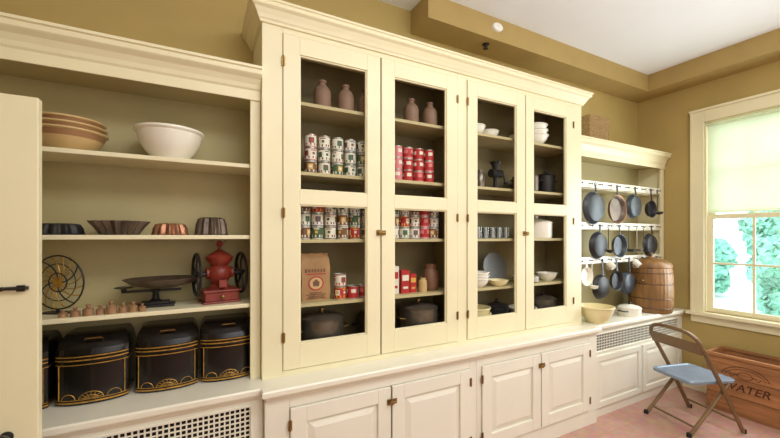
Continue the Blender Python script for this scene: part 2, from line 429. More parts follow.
# ---------------------------------------------------------------- open shelving (two units)
PROFS=[(0,-0.06),(0.01,-0.06),(0.01,-0.01),(0.018,0),(0.024,0.02),(0.04,0.045),(0.062,0.06),(0.068,0.066),(0.068,0.088),(0.078,0.092),(0.078,0.105),(0,0.105)]
def openunit(x0,x1,yf,label,shelves,s0,s1,sd):
    o=((x0+x1)/2,2.3,WT); r=root("shelving_unit",o,label,"shelves")
    zt=2.50
    b=MB()
    b.box(x0,x0+0.02,yf+0.02,YW-0.001,WT,zt); b.box(x1-0.02,x1,yf+0.02,YW-0.001,WT,zt)
    b.box(x0+0.02,x1-0.02,YW-0.02,YW-0.001,WT,zt,1); b.box(x0,x1,yf,YW-0.001,zt,zt+0.02)
    b.box(x0,x0+s0,yf,yf+0.02,WT,zt); b.box(x1-s1,x1,yf,yf+0.02,WT,zt); b.box(x0+s0,x1-s1,yf,yf+0.02,2.385,zt)
    b.box(x0+0.02,x1-0.02,yf+0.02,YW-0.02,2.40,2.42,1)
    part(r,"body",b,[CREAM,CREAMI],world=True,bev=0.002)
    m=MB(); crown(m,[(x0,yf,0,-1),(x1,yf,0,-1)],[(a,2.43+z) for a,z in PROFS])
    part(r,"crown_molding",m,[CREAM],world=True)
    for z in shelves:
        part(r,"shelf",MB().box(x0+0.02,x1-0.02,yf+sd,YW-0.02,z-0.022,z),[CREAM],world=True,bev=0.003)
    return r,o
openunit(-1.3,0.308,2.13,"cream open shelving filled with bowls, molds and tins",[2.02,1.625,1.245],0.05,0.052,0.02)
ru,ro=openunit(3.052,4.64,2.17,"cream open shelving with peg rails for hanging pans",[2.10,1.70,1.37],0.03,0.055,0.05)
for rz in (2.12,1.72,1.385):
    m=MB().box(3.09,4.585,2.185,2.203,rz-0.033,rz+0.033)
    rl=part(ru,"peg_rail",m,[WHITE],world=True,bev=0.002)
    for i in range(10):
        hx=3.17+i*0.15
        q=MB().tube([(hx,2.19,rz+0.005),(hx,2.165,rz+0.002),(hx,2.15,rz-0.006),(hx,2.146,rz+0.008)],0.005,6)
        q.lathe([(0.009,0),(0.009,0.003)],8,(hx,2.184,rz+0.003))
        q.shift(-ro[0],-ro[1],-ro[2]); part(rl,"hook",q,[IRON])

# ---------------------------------------------------------------- crockery helpers
def bowlprof(r,h): 
    return [(0,0.012),(0.40*r,0.012),(0.42*r,0),(0.48*r,0),(0.5*r,0.03*h),(0.74*r,0.3*h),(0.9*r,0.62*h),(0.965*r,0.88*h),(1.0*r,0.9*h),(1.03*r,0.94*h),(1.02*r,h),(0.95*r,h),(0.87*r,0.62*h),(0.68*r,0.3*h),(0.4*r,0.1*h),(0,0.09*h)]
def bowl(r,h,loc,mats,label,group=None,band=None,name="mixing_bowl"):
    f=(lambda i,k: 1 if i in (6,) else 0) if band else 0
    return solo(name,MB().lathe(bowlprof(r,h),36,mi=f),mats,loc,label,"bowl",group)

z=2.02
for i in range(3):
    bowl(0.152-0.004*i,0.098,(-0.555,2.28,z+i*0.027),[TANW,BAND],"tan stoneware mixing bowl with brown band, nested in stack","nested tan bowls",True)
bowl(0.158,0.155,(-0.13,2.255,z),[CERAM,YELL],"large cream white ceramic mixing bowl on upper shelf")
z=1.625
def mold(r,h,loc,mat,label,n,amp,kind=0,name="baking_mold"):
    if kind==0: pr=[(0,0.0),(0.6*r,0),(0.66*r,0.002),(r,h),(1.03*r,h),(1.03*r,h*0.94),(0.62*r,0.006),(0,0.006)]
    else: pr=[(1.0*r,0),(1.03*r,0.004),(0.98*r,0.008),(0.92*r,h*0.6),(0.8*r,h*0.92),(0.62*r,h),(0.3*r,h*0.94),(0.22*r,h*0.75),(0.2*r,h*0.7),(0,h*0.7)]
    return solo(name,MB().lathe(pr,96,flute=(n,amp)),[mat],loc,label,"baking mold","metal molds on the shelf")
mold(0.09,0.055,(-0.585,2.28,z),IRON,"low dark fluted metal cake mold",12,0.08,1)
mold(0.115,0.07,(-0.35,2.27,z),BRTIN,"wide fluted dark metal tart mold with flared sides",16,0.10,0)
mold(0.08,0.062,(-0.13,2.28,z),COPPER,"copper fluted ring mold",12,0.09,1)
mold(0.078,0.098,(0.068,2.28,z),BRTIN,"tall dark fluted pudding mold",12,0.10,1)

z=1.245
r=root("wire_rack",(-0.60,2.31,z),"round black and brass wire rack standing upright","kitchen rack",rot=(0,0,math.radians(-30)))
m=MB(); m.ring((0,0,0.15),0.13,0.004); m.ring((0,0,0.15),0.045,0.0035); m.ring((0,0,0.15),0.09,0.0025)
part(r,"rim",m,[IRON])
m=MB()
for i in range(16):
    a=2*math.pi*i/16; pts=[]
    for j in range(7):
        rr=0.02+0.11*j/6; aa=a+0.7*j/6
        pts.append((rr*math.cos(aa),0,0.15+rr*math.sin(aa)))
    m.tube(pts,0.003,6,mi=0 if i%4 else 1)
n=len(m.v)
m.lathe([(0,0),(0.022,0),(0.022,0.01),(0,0.012)],14)
R=Matrix.Translation((0,0.006,0.15))@Matrix.Rotation(math.radians(90),4,'X')
for i in range(n,len(m.v)): m.v[i]=R@m.v[i]
part(r,"spokes",m,[GOLD,IRON],label="curved brass and black wire spokes")
m=MB().box(-0.06,0.06,-0.03,0.03,0,0.008).tube([(0,0,0.006),(0,0,0.022)],0.007)
part(r,"stand",m,[IRON])
wp=[(-0.505,0.019,0.042),(-0.457,0.022,0.055),(-0.413,0.018,0.044),(-0.369,0.023,0.064),(-0.324,0.019,0.048),(-0.283,0.020,0.052),(-0.245,0.016,0.040),(-0.55,0.017,0.034)]
for (x,rr,h) in wp:
    pr=[(0,0),(rr,0),(rr,h*0.55),(rr*0.8,h*0.62),(rr*0.35,h*0.68),(rr*0.35,h*0.78),(rr*0.5,h*0.86),(rr*0.45,h*0.96),(0,h)]
    solo("scale_weight",MB().lathe(pr,18),[WOODS],(x,2.18+random.uniform(0,0.012),z),"small turned brown knobbed weight on shelf edge","scale weight","row of scale weights")
r=root("kitchen_scale",(-0.20,2.31,z),"dark cast iron balance scale with wide shallow pan","kitchen scale")
m=MB(); m.box(-0.09,0.09,-0.05,0.05,0,0.014); m.box(-0.065,0.065,-0.035,0.035,0.014,0.026)
m.lathe([(0.035,0.026),(0.018,0.04),(0.014,0.07),(0.026,0.09),(0,0.092)],16)
m.box(-0.15,0.12,-0.008,0.008,0.078,0.09)
m.lathe([(0.0,0.09),(0.012,0.09),(0.012,0.102),(0.042,0.105),(0.042,0.109),(0,0.109)],18,(-0.14,0,0))
part(r,"base",m,[IRON],bev=0.003)
m=MB().lathe([(0,0.098),(0.08,0.10),(0.14,0.116),(0.176,0.142),(0.180,0.146),(0.173,0.147),(0.13,0.121),(0.07,0.106),(0,0.105)],36,(0.035,-0.02,0.004),sy=0.75)
part(r,"weighing_pan",m,[BRTIN],label="wide shallow dark metal pan")
r=root("coffee_grinder",(0.110,2.30,z),"dull red cast iron coffee grinder with two dark flywheels","coffee grinder",rot=(0,0,math.radians(10)))
m=MB(); m.box(-0.098,0.098,-0.08,0.08,0.0,0.012); m.box(-0.088,0.088,-0.07,0.07,0.012,0.062); m.box(-0.098,0.098,-0.08,0.08,0.062,0.074)
part(r,"drawer_base",m,[RED],bev=0.004)
m=MB().lathe([(0.065,0.074),(0.055,0.085),(0.042,0.10),(0.046,0.12),(0.060,0.14),(0.066,0.165),(0.060,0.19),(0.044,0.205),(0.048,0.215),(0.066,0.235),(0.072,0.255),(0.066,0.262),(0.032,0.285),(0.012,0.298),(0,0.30)],24)
m.tube([(-0.07,0,0.165),(0.07,0,0.165)],0.03,12); m.box(-0.02,0.02,-0.085,-0.05,0.09,0.13)
part(r,"hopper",m,[RED])
m=MB().lathe([(0,0.298),(0.01,0.3),(0.008,0.315),(0.018,0.325),(0.014,0.342),(0,0.348)],14).add([(0,-0.002,0.33),(-0.04,-0.002,0.35),(-0.01,-0.002,0.315),(0,0.004,0.33),(-0.04,0.004,0.35),(-0.01,0.004,0.315)],[(0,1,2),(3,5,4),(0,3,4,1),(1,4,5,2),(2,5,3,0)]).add([(0,-0.002,0.33),(0.04,-0.002,0.35),(0.01,-0.002,0.315),(0,0.004,0.33),(0.04,0.004,0.35),(0.01,0.004,0.315)],[(0,1,2),(3,5,4),(0,3,4,1),(1,4,5,2),(2,5,3,0)])
part(r,"finial",m,[RED])
for sx in (-1,1):
    m=MB(); xx=sx*0.118; m.ring((xx,0,0.16),0.115,0.008,'x',36)
    for i in range(5):
        a=2*math.pi*i/5+0.3; m.tube([(xx,0,0.16),(xx,0.058*math.cos(a),0.16+0.058*math.sin(a)),(xx,0.115*math.cos(a+0.25),0.16+0.115*math.sin(a+0.25))],0.0055,6)
    m.tube([(sx*0.07,0,0.16),(sx*0.13,0,0.16)],0.014,10)
    part(r,"flywheel",m,[IRON],label="dark spoked iron flywheel")
m=MB().tube([(0.12,-0.08,0.235),(0.155,-0.08,0.235)],[0.007,0.012],10); part(r,"crank_handle",m,[WOODS])
m=MB().lathe([(0.004,0),(0.004,0.012),(0.01,0.018),(0,0.025)],12); m.xf(Matrix.Rotation(math.radians(90),4,'X')).shift(0,-0.07,0.037)
part(r,"drawer_knob",m,[BRASS])

# black bins
def binthing():
    r=root("storage_tin",(0,0,0),"black japanned storage tin with worn gold bands and curved lid","storage tin","black tins on worktop")
    W=0.280; FY=-0.108; BW=0.030
    def plan(w,yb,yfr,bow,z,n=16):
        pts=[(w/2,yb,z),(-w/2,yb,z)]
        for i in range(n+1):
            u=-1+2*i/n; pts.append((u*w/2,yfr-bow*(1-u*u)+0.014*abs(u)**6,z))
        return pts
    def fy(x,e=0.0015): u=2*x/W; return FY-BW*(1-u*u)+0.014*abs(u)**6-e
    m=MB()
    m.loft([plan(W-0.01,0.12,FY+0.006,BW,0),plan(W-0.004,0.12,FY,BW,0.01),plan(W-0.004,0.12,FY,BW,0.205)])
    part(r,"tin_body",m,[BLACK],bev=0.003)
    lid=[plan(W+0.002,0.124,FY-0.004,BW,0.205),plan(W+0.002,0.124,FY-0.004,BW,0.234)]
    for j in range(1,6):
        q=j/5; ang=q*math.pi/2
        lid.append(plan(W-0.06*(1-math.cos(ang)),0.122-0.01*q,FY-0.002+0.115*(1-math.cos(ang)),BW*(1-0.7*q),0.234+0.083*math.sin(ang)))
    m=MB(); m.loft(lid,sm=False)
    l=part(r,"lid",m,[BLACK],bev=0.002)
    m=MB().tube([(-0.035,-0.085,0.292),(-0.03,-0.10,0.302),(0.03,-0.10,0.302),(0.035,-0.085,0.292)],0.004,6)
    part(l,"lid_handle",m,[BRASS])
    m=MB()
    def band(za,zb,e):
        xs=[(-1+2*i/16)*(W/2-0.001) for i in range(17)]
        top=[(-W/2-0.0005-e*0.3,0.11)]+[(x,fy(x,e)) for x in xs]+[(W/2+0.0005+e*0.3,0.11)]
        n=len(top); vs=[(x,y,za) for x,y in top]+[(x,y,zb) for x,y in top]
        m.add(vs,[(i,i+1,n+i+1,n+i) for i in range(n-1)])
    band(0.012,0.019,0.0014); band(0.026,0.029,0.0014); band(0.188,0.192,0.0014); band(0.209,0.215,0.0052); band(0.226,0.231,0.0052)
    for sx in (-1,1):
        xx=sx*(W/2-0.016); m.tube([(xx,fy(xx),0.028),(xx,fy(xx),0.19)],0.0024,5)
        cx=sx*0.086
        m.tube([(cx+0.026*math.cos(a),fy(cx+0.026*math.cos(a)),0.030+0.026*math.sin(a)) for a in [math.pi*j/10 for j in range(11)]],0.0016,5)
    for R0,R1 in ((0.046,0.032),(0.026,0.016)):
        m.tube([(R0*math.cos(a),fy(R0*math.cos(a)),0.030+R1*math.sin(a)) for a in [math.pi*j/12 for j in range(13)]],0.0018,5)
    for q in range(7):
        a=math.pi*(q+0.5)/7; m.tube([(0.008*math.cos(a),fy(0),0.031),(0.043*math.cos(a),fy(0.043*math.cos(a)),0.030+0.030*math.sin(a))],0.0014,5)
    part(r,"gold_decoration",m,[GOLD],label="worn gold painted bands and fan motifs")
    return r
b0=binthing(); b0.location=(-0.745,2.30,WT)
for x in (-0.442,-0.138,0.152): dup(b0,(x,2.30,WT))

# ---------------------------------------------------------------- cans
def canmesh(r,h,cols,simple=False):
    a=r*0.97
    pr=[(0,0.003),(r*0.93,0.003),(r*0.95,0),(r,0),(r,0.004),(a,0.005),(a,h*0.10),(a,h*0.16),(a,h*0.34),(a,h*0.46),(a,h*0.66),(a,h*0.76),(a,h*0.84),(a,h*0.90),(a,h-0.005),(r,h-0.004),(r,h),(r*0.95,h),(r*0.93,h-0.003),(0,h-0.003)]
    def f(i,k):
        q=k%14
        if simple:
            if i in (5,6,12,13): return 1
            if i in (7,8,11): return 2
            if i in (9,10): return 3 if q in (2,3,4,5,9,10,11,12) else 2
            return 0
        if i in (5,13): return 1
        if i in (6,12): return 2
        if i==7: return 1 if q%3==0 else 2
        if i in (8,10): return 3 if q in (2,3,4,5) else 2
        if i==9: return 1 if q in (3,4) else (3 if q in (2,5,9,10) else 2)
        if i==11: return 1 if q in (8,9,10,11) else 2
        return 0
    return MB().lathe(pr,28,mi=f).mesh("can",[STEEL]+cols)
CR,CH=0.0385,0.080
cm={"wg":(canmesh(CR,CH,[GRL,WHL,GRL]),"small food can with white and green label"),
    "gr":(canmesh(CR,CH,[WHL,GRL,YLL]),"small food can with green label and white bands"),
    "wr":(canmesh(CR,CH,[REDL,WHL,BRL]),"small food can with white and red label"),
    "wb":(canmesh(CR,CH,[BRL,WHL,GRL]),"small food can with white and brown label"),
    "rr":(canmesh(CR,CH,[REDL,REDL,WHL],True),"small food can with red label and white lettering band"),
    "rp":(canmesh(CR,CH,[PINKL,REDL,PINKL],True),"small food can with red and pink label"),
    "pk":(canmesh(CR,CH,[PINKL,PINKL,WHL],True),"small food can with pink label"),
    "br":(canmesh(CR,CH,[WHL,BRL,YLL]),"small food can with brown and white label"),
    "bl":(canmesh(CR,CH,[BLL,WHL,BRL]),"small food can with blue and white label"),
    "yl":(canmesh(CR,CH,[YLL,REDL,WHL]),"small food can with yellow and red label")}
def can(key,x,y,z,group):
    me,lb=cm[key]; solo("food_can",me,None,(x,y,z),lb,"food can",group,rot=(0,0,random.uniform(-3,3)))
YC=2.21; DZ=CH+0.0005
g1=[["br","wb","gr","wg","wg"],["wr","wg","wb","wg","gr"],["wr","wb","wg","bl","wg"]]
for i in range(5):
    for j in range(3): can(g1[j][i],0.615+i*0.087,YC,2.0+j*DZ,"stacked cans on the shelf")
g2=[["pk","rr","rp","rr"],["pk","rr","rr","rp"],["pk","rp","rr","rr"]]
for i in range(4):
    for j in range(3): can(g2[j][i],1.225+i*0.088,YC,2.0+j*DZ,"stacked cans on the shelf")
g3=["br","wb","gr","wg","wb","bl","br","wb","yl"]
for i in range(6):
    for j in range(3): can(g3[(i*2+3*j)%9],0.575+i*0.083,YC,1.60+j*DZ,"stacked cans on the middle shelf")
for i in range(5):
    for j in range(3): can(g3[(i*2+5*j+1)%9] if i!=3 else "rp",1.20+i*0.083,YC,1.60+j*DZ,"stacked cans on the middle shelf")
solo("glass_jar",MB().lathe([(0,0),(0.028,0),(0.03,0.02),(0.03,0.045),(0.02,0.055),(0.02,0.065),(0,0.066)],18),[CERAM],(0.76,YC,1.60+3*DZ),"small cream jar standing on stacked cans","jar")
jug=MB().lathe([(0,0),(0.050,0),(0.054,0.006),(0.054,0.09),(0.050,0.12),(0.034,0.142),(0.023,0.15),(0.02,0.165),(0.026,0.171),(0.025,0.180),(0.014,0.181),(0,0.173)],28).mesh("jug",[STONE])
for x in (0.69,0.845,0.985,1.34,1.50):
    solo("stoneware_bottle",jug,None,(x,2.21,2.41),"brown-grey stoneware bottle with short neck","bottle","stoneware bottles on top shelf")
z=1.22
m=MB(); W=0.18
def rect(w,d,zz,oy=0): return [(-w/2,-d/2+oy,zz),(w/2,-d/2+oy,zz),(w/2,d/2+oy,zz),(-w/2,d/2+oy,zz)]
def sack(w,d,zz,s):
    pts=[]
    for i in range(9):
        u=-1+2*i/8; pts.append((u*w/2,-d/2-0.004*math.sin(i*1.7+s)*(0 if 1<i<7 and 0.01<zz<0.21 else 1),zz+0.004*math.sin(i*2.3+s)*(1 if zz>0.25 else 0)))
    for i in range(9):
        u=1-2*i/8; pts.append((u*w/2,d/2+0.004*math.sin(i*1.3+s),zz+0.004*math.sin(i*2.1+s)*(1 if zz>0.25 else 0)))
    return pts
m.loft([sack(W-0.006,0.084,0,0),sack(W+0.004,0.088,0.05,1),sack(W-0.004,0.088,0.12,2),sack(W+0.004,0.088,0.20,3),sack(W-0.004,0.080,0.245,4),sack(W-0.002,0.058,0.262,5),sack(W-0.012,0.022,0.272,6),sack(W-0.01,0.016,0.292,7)],sm=True)
def fr(xa,xb,za,zb,mi): m.box(xa,xb,-0.0470,-0.043,za,zb,mi)
for q in range(7): fr(-0.066+q*0.019,-0.055+q*0.019,0.176,0.196,1)
fr(-0.06,0.06,0.162,0.168,2)
for RR,mi in ((0.048,2),(0.040,3)):
    yy=-0.0474 if mi==2 else -0.0480
    c=[(RR*math.cos(2*math.pi*j/28),yy,0.108+RR*0.9*math.sin(2*math.pi*j/28)) for j in range(28)]
    m.add(c,[tuple(range(28))],mi)
m.add([(-0.018,-0.0485,0.09),(0.018,-0.0485,0.09),(0.022,-0.0485,0.115),(0.0,-0.0485,0.135),(-0.022,-0.0485,0.115)],[(0,1,2,3,4)],1)
for q,(ww) in enumerate((0.06,0.05,0.064,0.04)): fr(-ww,ww,0.014+q*0.011,0.019+q*0.011,1)
solo("paper_bag",m,[PAPER,BRL,REDL,TANW],(0.645,2.24,z),"brown kraft paper sack with round printed label","paper bag")
for (kx,kk,zz) in ((0.80,"yl",0),(0.80,"wr",1),(0.885,"rr",0),(0.97,"rp",0)):
    can(kk,kx,2.19,z+zz*DZ,"cans on the lower shelf")
def carton(loc,w,d,h,mats,label):
    m=MB().box(-w/2,w/2,-d/2,d/2,0,h); m.box(-w/2*0.8,w/2*0.8,-d/2-0.0008,-d/2,h*0.55,h*0.8,1); m.box(-w/2*0.6,w/2*0.6,-d/2-0.0008,-d/2,h*0.2,h*0.3,1); m.box(-w*0.3,w*0.3,-0.002,0.002,h,h+0.004,0)
    return solo("food_carton",m,mats,loc,label,"food box","boxed goods on shelf",bev=0.0015)
carton((1.205,2.22,z),0.055,0.05,0.19,[WHL,REDL],"tall white food carton with red panel")
carton((1.28,2.21,z),0.065,0.05,0.16,[REDL,WHL],"red food carton with white panel")
carton((1.35,2.22,z),0.05,0.05,0.13,[REDL,YLL],"small red food carton with yellow panel")
solo("brown_jar",MB().lathe([(0,0),(0.05,0),(0.06,0.01),(0.068,0.08),(0.055,0.14),(0.04,0.16),(0.042,0.175),(0.042,0.19),(0,0.193)],24),[BRL],(1.53,2.25,z),"brown glazed round jar beside cartons","jar")
solo("glass_jar",MB().lathe([(0,0),(0.03,0),(0.032,0.03),(0.03,0.08),(0.02,0.09),(0.022,0.1),(0,0.101)],18),[TANW,STEEL],(1.425,2.19,z),"small tan stoneware jar","jar")
def stockpot(loc,r,h,mats,label,sx=1.0,name="stock_pot",lid=True,cat="pot"):
    t=root(name,loc,label,cat)
    m=MB().lathe([(0,0),(r*0.94,0),(r,0.012),(r,h),(r*1.03,h+0.003),(r*1.03,h+0.008),(r*0.96,h+0.008),(r*0.95,0.015),(0,0.012)],36,sx=sx)
    part(t,"pot_body",m,[mats[0]])
    if lid:
        m=MB().lathe([(r*1.0,h+0.0085),(r*1.02,h+0.014),(r*0.8,h+0.028),(r*0.3,h+0.04),(0,h+0.042)],36,sx=sx)
        l=part(t,"lid",m,[mats[0]])
        m=MB().lathe([(0.008,h+0.04),(0.008,h+0.05),(0.018,h+0.056),(0.016,h+0.066),(0,h+0.068)],16); part(l,"knob",m,[mats[-1]])
    for s in (-1,1):
        X=s*r*sx
        m=MB().tube([(X*0.98,-0.04,h*0.75),(X+s*0.03,-0.035,h*0.78),(X+s*0.03,0.035,h*0.78),(X*0.98,0.04,h*0.75)],0.006,8); part(t,"handle",m,[mats[-1]])
    return t
zb=WT+0.015
stockpot((0.70,2.255,zb),0.13,0.25,[TIN,BRASS],"dark oval metal roasting pot with lid",1.05,"roasting_pot")
stockpot((1.43,2.255,zb),0.14,0.25,[TIN,BRASS],"grey metal round cooking pot with lid",1.0)
stockpot((1.06,2.29,zb),0.09,0.22,[BRTIN,IRON],"brown metal cooking pot",1.0)
bowl(0.09,0.08,(1.94,2.24,2.41),[CERAM],"white ceramic bowl on top shelf","white bowls"); 
bowl(0.085,0.07,(2.12,2.27,2.41),[CERAM],"white ceramic bowl on top shelf","white bowls")
for i in range(3): bowl(0.13-0.004*i,0.09,(2.62,2.25,2.41+i*0.045),[CERAM],"white ceramic bowl nested in stack","nested white bowls")
bowl(0.07,0.06,(2.40,2.22,2.41),[CERAM],"small white ceramic bowl","white bowls")
r=root("meat_grinder",(2.17,2.24,2.0),"dark cast iron hand grinder with hopper and crank","meat grinder")
m=MB().lathe([(0.05,0),(0.05,0.01),(0.02,0.02),(0.016,0.09),(0.03,0.11)],18); m.tube([(-0.05,0,0.135),(0.06,0,0.135)],0.035,16); m.lathe([(0.02,0.16),(0.03,0.2),(0.05,0.23),(0.046,0.23),(0,0.2)],18)
part(r,"grinder_body",m,[IRON]); part(r,"crank",MB().tube([(0.06,0,0.135),(0.09,0,0.135),(0.095,-0.01,0.06)],0.007).tube([(0.095,-0.01,0.06),(0.13,-0.01,0.06)],0.012),[IRON])
for x in (1.88,1.97): solo("glass_jar",MB().lathe([(0,0),(0.032,0),(0.034,0.03),(0.034,0.1),(0.02,0.12),(0.022,0.14),(0,0.141)],18),[TIN],(x,2.2,2.0),"grey metal lidded jar","jar","jars on shelf")
stockpot((2.54,2.26,2.0),0.11,0.13,[BRTIN,IRON],"brown metal saucepan with side handles",lid=False)
stockpot((2.80,2.26,2.0),0.08,0.15,[IRON,IRON],"dark lidded cooking pot")
gl=MB().lathe([(0,0),(0.026,0),(0.03,0.09),(0.028,0.09),(0.024,0.006),(0,0.006)],18).mesh("tumbler",[CLEAR])
for i in range(6):
    for j in range(2): solo("drinking_glass",gl,None,(1.86+i*0.072,2.18+j*0.08,1.60),"clear straight-sided drinking glass","glass","drinking glasses on shelf")
stockpot((2.68,2.26,1.60),0.13,0.13,[CERAM,CERAM],"white enamel casserole with lid and side handles",name="casserole")
bowl(0.07,0.05,(2.44,2.2,1.60),[CERAM],"small white ceramic bowl","white bowls")
r=MB().lathe([(0,0),(0.09,0),(0.128,0.012),(0.129,0.016),(0.085,0.006),(0,0.006)],40).mesh("plate",[GREYP])
p=solo("serving_plate",r,None,(2.24,2.33,1.22+0.128),"round grey plate leaning upright","plate"); p.rotation_euler=(math.radians(78),0,0)
for i in range(3): bowl(0.10,0.07,(1.93,2.20,1.22+i*0.025),[CERAM],"white shallow bowl nested in stack","nested white bowls")
bowl(0.08,0.05,(2.13,2.17,1.22),[YELL],"small yellow ware bowl")
for i in range(6): solo("dinner_plate",MB().lathe([(0,0),(0.07,0),(0.11,0.012),(0.11,0.015),(0.07,0.005),(0,0.005)],32),[CERAM],(2.53,2.25,1.22+i*0.007),"white dinner plate in a stack","plate","stacked plates")
bowl(0.09,0.07,(2.79,2.24,1.22),[CERAM],"white ceramic bowl beside plates","white bowls")
for i in range(3): bowl(0.13-0.004*i,0.12,(1.96,2.25,zb+i*0.045),[YELL],"cream ware mixing bowl nested in stack","nested cream bowls")
bowl(0.12,0.16,(2.49,2.25,zb),[CERAM],"white ceramic mixing bowl"); 
stockpot((2.22,2.27,zb),0.09,0.18,[IRON,IRON],"dark iron lidded cooking pot")
stockpot((2.78,2.27,zb),0.11,0.2,[TIN,IRON],"grey metal lidded cooking pot")

# ---------------------------------------------------------------- hanging pans
def pan(x,rz,r,drop,mat,label,rim=None,y=2.15,face=0):
    zc=rz-drop
    t=root("frying_pan",(x,y,zc),label,"frying pan","pans hanging from peg rails")
    m=MB().lathe([(0,0.0),(0.80*r,0),(0.84*r,0.003),(r,0.036),(1.03*r,0.036),(1.02*r,0.040),(0.97*r,0.038),(0.80*r,0.006),(0,0.005)],40,mi=(lambda i,k:1 if rim and i in (3,4,5) else 0))
    m.xf(Matrix.Rotation(math.radians(90),4,'X')).shift(0,0.025,0)
    if face: m.xf(Matrix.Translation((0,0.01,0))@Matrix.Rotation(math.radians(180),4,'Z'))
    part(t,"pan_body",m,[mat,rim or mat])
    L=drop
    m=MB(); m.loft([[(-0.014,-0.012,r*0.98),(0.014,-0.012,r*0.98),(0.014,-0.006,r*0.98),(-0.014,-0.006,r*0.98)],
                    [(-0.008,-0.008,r+(L-r)*0.4),(0.008,-0.008,r+(L-r)*0.4),(0.008,-0.002,r+(L-r)*0.4),(-0.008,-0.002,r+(L-r)*0.4)],
                    [(-0.011,-0.004,L-0.012),(0.011,-0.004,L-0.012),(0.011,0.002,L-0.012),(-0.011,0.002,L-0.012)]])
    m.ring((0,-0.001,L),0.012,0.0035,'y',14)
    part(t,"handle",m,[mat if mat is CERAM else IRON])
    return t
pan(3.36,2.12,0.155,0.23,IRONB,"large blued steel frying pan",face=1)
pan(3.71,2.12,0.140,0.235,BRTIN,"brownish frying pan with copper rim",COPPER)
pan(4.03,2.12,0.125,0.19,IRONB,"blued steel frying pan",face=1)
pan(4.33,2.12,0.09,0.21,IR2,"small dark steel frying pan")
pan(3.43,1.72,0.130,0.19,IR2,"dark steel frying pan",face=1)
pan(3.75,1.72,0.115,0.20,IRONB,"blued steel frying pan")
pan(4.34,1.72,0.12,0.195,IR2,"dark steel frying pan",face=1)
pan(3.19,1.385,0.085,0.14,CERAM,"white enamel frying pan",y=2.13)
pan(3.47,1.385,0.12,0.26,IRON,"dark cast iron skillet",face=1)
pan(3.70,1.385,0.095,0.21,IR2,"dark cast iron skillet")
pan(3.92,1.385,0.115,0.25,IRONB,"small blued steel skillet",face=1)
pan(4.17,1.385,0.085,0.17,IRON,"small dark cast iron skillet")
pan(4.43,1.385,0.10,0.19,IR2,"small dark cast iron skillet")
def mug(x,rz):
    t=root("enamel_mug",(x,2.14,rz-0.075),"white enamel mug hanging from peg rail","mug","hanging white mugs")
    part(t,"mug_body",MB().lathe([(0,0),(0.030,0),(0.033,0.06),(0.035,0.062),(0.031,0.062),(0.028,0.005),(0,0.005)],20),[CERAM])
    part(t,"handle",MB().tube([(0.0,0.031,0.048),(0,0.048,0.052),(0,0.050,0.026),(0,0.030,0.012)],0.004,8),[CERAM])
    t.rotation_euler=(math.radians(-50),0,0); t.location=(x,2.11,rz-0.075)
for x in (3.59,4.04): mug(x,1.385)
def ladle(x,rz,mat=None,lb="dark metal ladle hanging from peg rail"):
    t=root("ladle",(x,2.15,rz-0.25),lb,"ladle")
    part(t,"handle",MB().tube([(0,0,0.02),(0,0,0.22)],0.004,6).ring((0,0,0.235),0.012,0.003,'y',12),[mat or IRON])
    part(t,"scoop",MB().lathe([(0,-0.02),(0.03,-0.01),(0.04,0.015),(0.037,0.015),(0.027,-0.006),(0,-0.015)],18,(0,-0.02,0)),[mat or IRON])
ladle(3.92,1.72); ladle(4.46,2.12); ladle(3.57,1.72); ladle(4.19,1.72); ladle(4.06,1.72,TIN,"grey tinned ladle hanging from peg rail")
ladle(3.31,1.385,CERAM,"white enamel ladle hanging from peg rail")
bowl(0.15,0.15,(3.23,2.06,WT),[YELL],"wide pale yellow ware mixing bowl on worktop")
stockpot((3.80,2.08,WT),0.10,0.07,[CERAM,IRON],"low white enamel casserole with lid",name="casserole")
# brown tin canister
t=root("flour_canister",(4.24,2.11,WT),"large worn brown tin canister with domed lid","canister")
fl=(34,0.004)
part(t,"canister_body",MB().lathe([(0,0),(0.182,0),(0.188,0.008),(0.191,0.02),(0.197,0.08),(0.200,0.22),(0.197,0.36),(0.189,0.44),(0.183,0.46),(0,0.46)],272,flute=fl),[CANI])
m=MB()
for zz,rr in ((0.05,0.195),(0.15,0.199),(0.30,0.199),(0.41,0.193)): m.ring((0,0,zz),rr,0.006,'z',48)
part(t,"hoops",m,[CANB],label="dark brown metal bands")
l=part(t,"lid",MB().lathe([(0.186,0.46),(0.190,0.465),(0.190,0.485),(0.178,0.51),(0.14,0.535),(0.09,0.553),(0.04,0.562),(0.033,0.57),(0,0.571)],48),[CANI])
part(l,"knob",MB().lathe([(0.02,0.568),(0.014,0.58),(0.03,0.595),(0.026,0.612),(0,0.617)],18),[CANB])
for s in (-1,1):
    part(t,"handle",MB().tube([(s*0.194,-0.04,0.33),(s*0.222,-0.035,0.34),(s*0.222,0.035,0.34),(s*0.194,0.04,0.33)],0.006,8),[BRASS])
# wicker basket on shelving
m=MB()
m.loft([rect(0.28,0.2,0),rect(0.30,0.22,0.01),rect(0.31,0.23,0.25),rect(0.30,0.22,0.25),rect(0.28,0.2,0.02)])
for i in range(10): 
    zz=0.015+i*0.025; w=0.30+0.01*i/10; d=0.22+0.01*i/10
    m.tube([(-w/2,-d/2,zz),(w/2,-d/2,zz),(w/2,d/2,zz),(-w/2,d/2,zz)],0.007,6,loop=True)
for i in range(10):
    xx=-0.14+i*0.031; m.tube([(xx,-0.117,0.005),(xx*1.03,-0.124,0.25)],0.004,5)
solo("wicker_basket",m,[WICK],(3.47,2.29,2.54),"rectangular light brown wicker basket on top of shelving","basket")

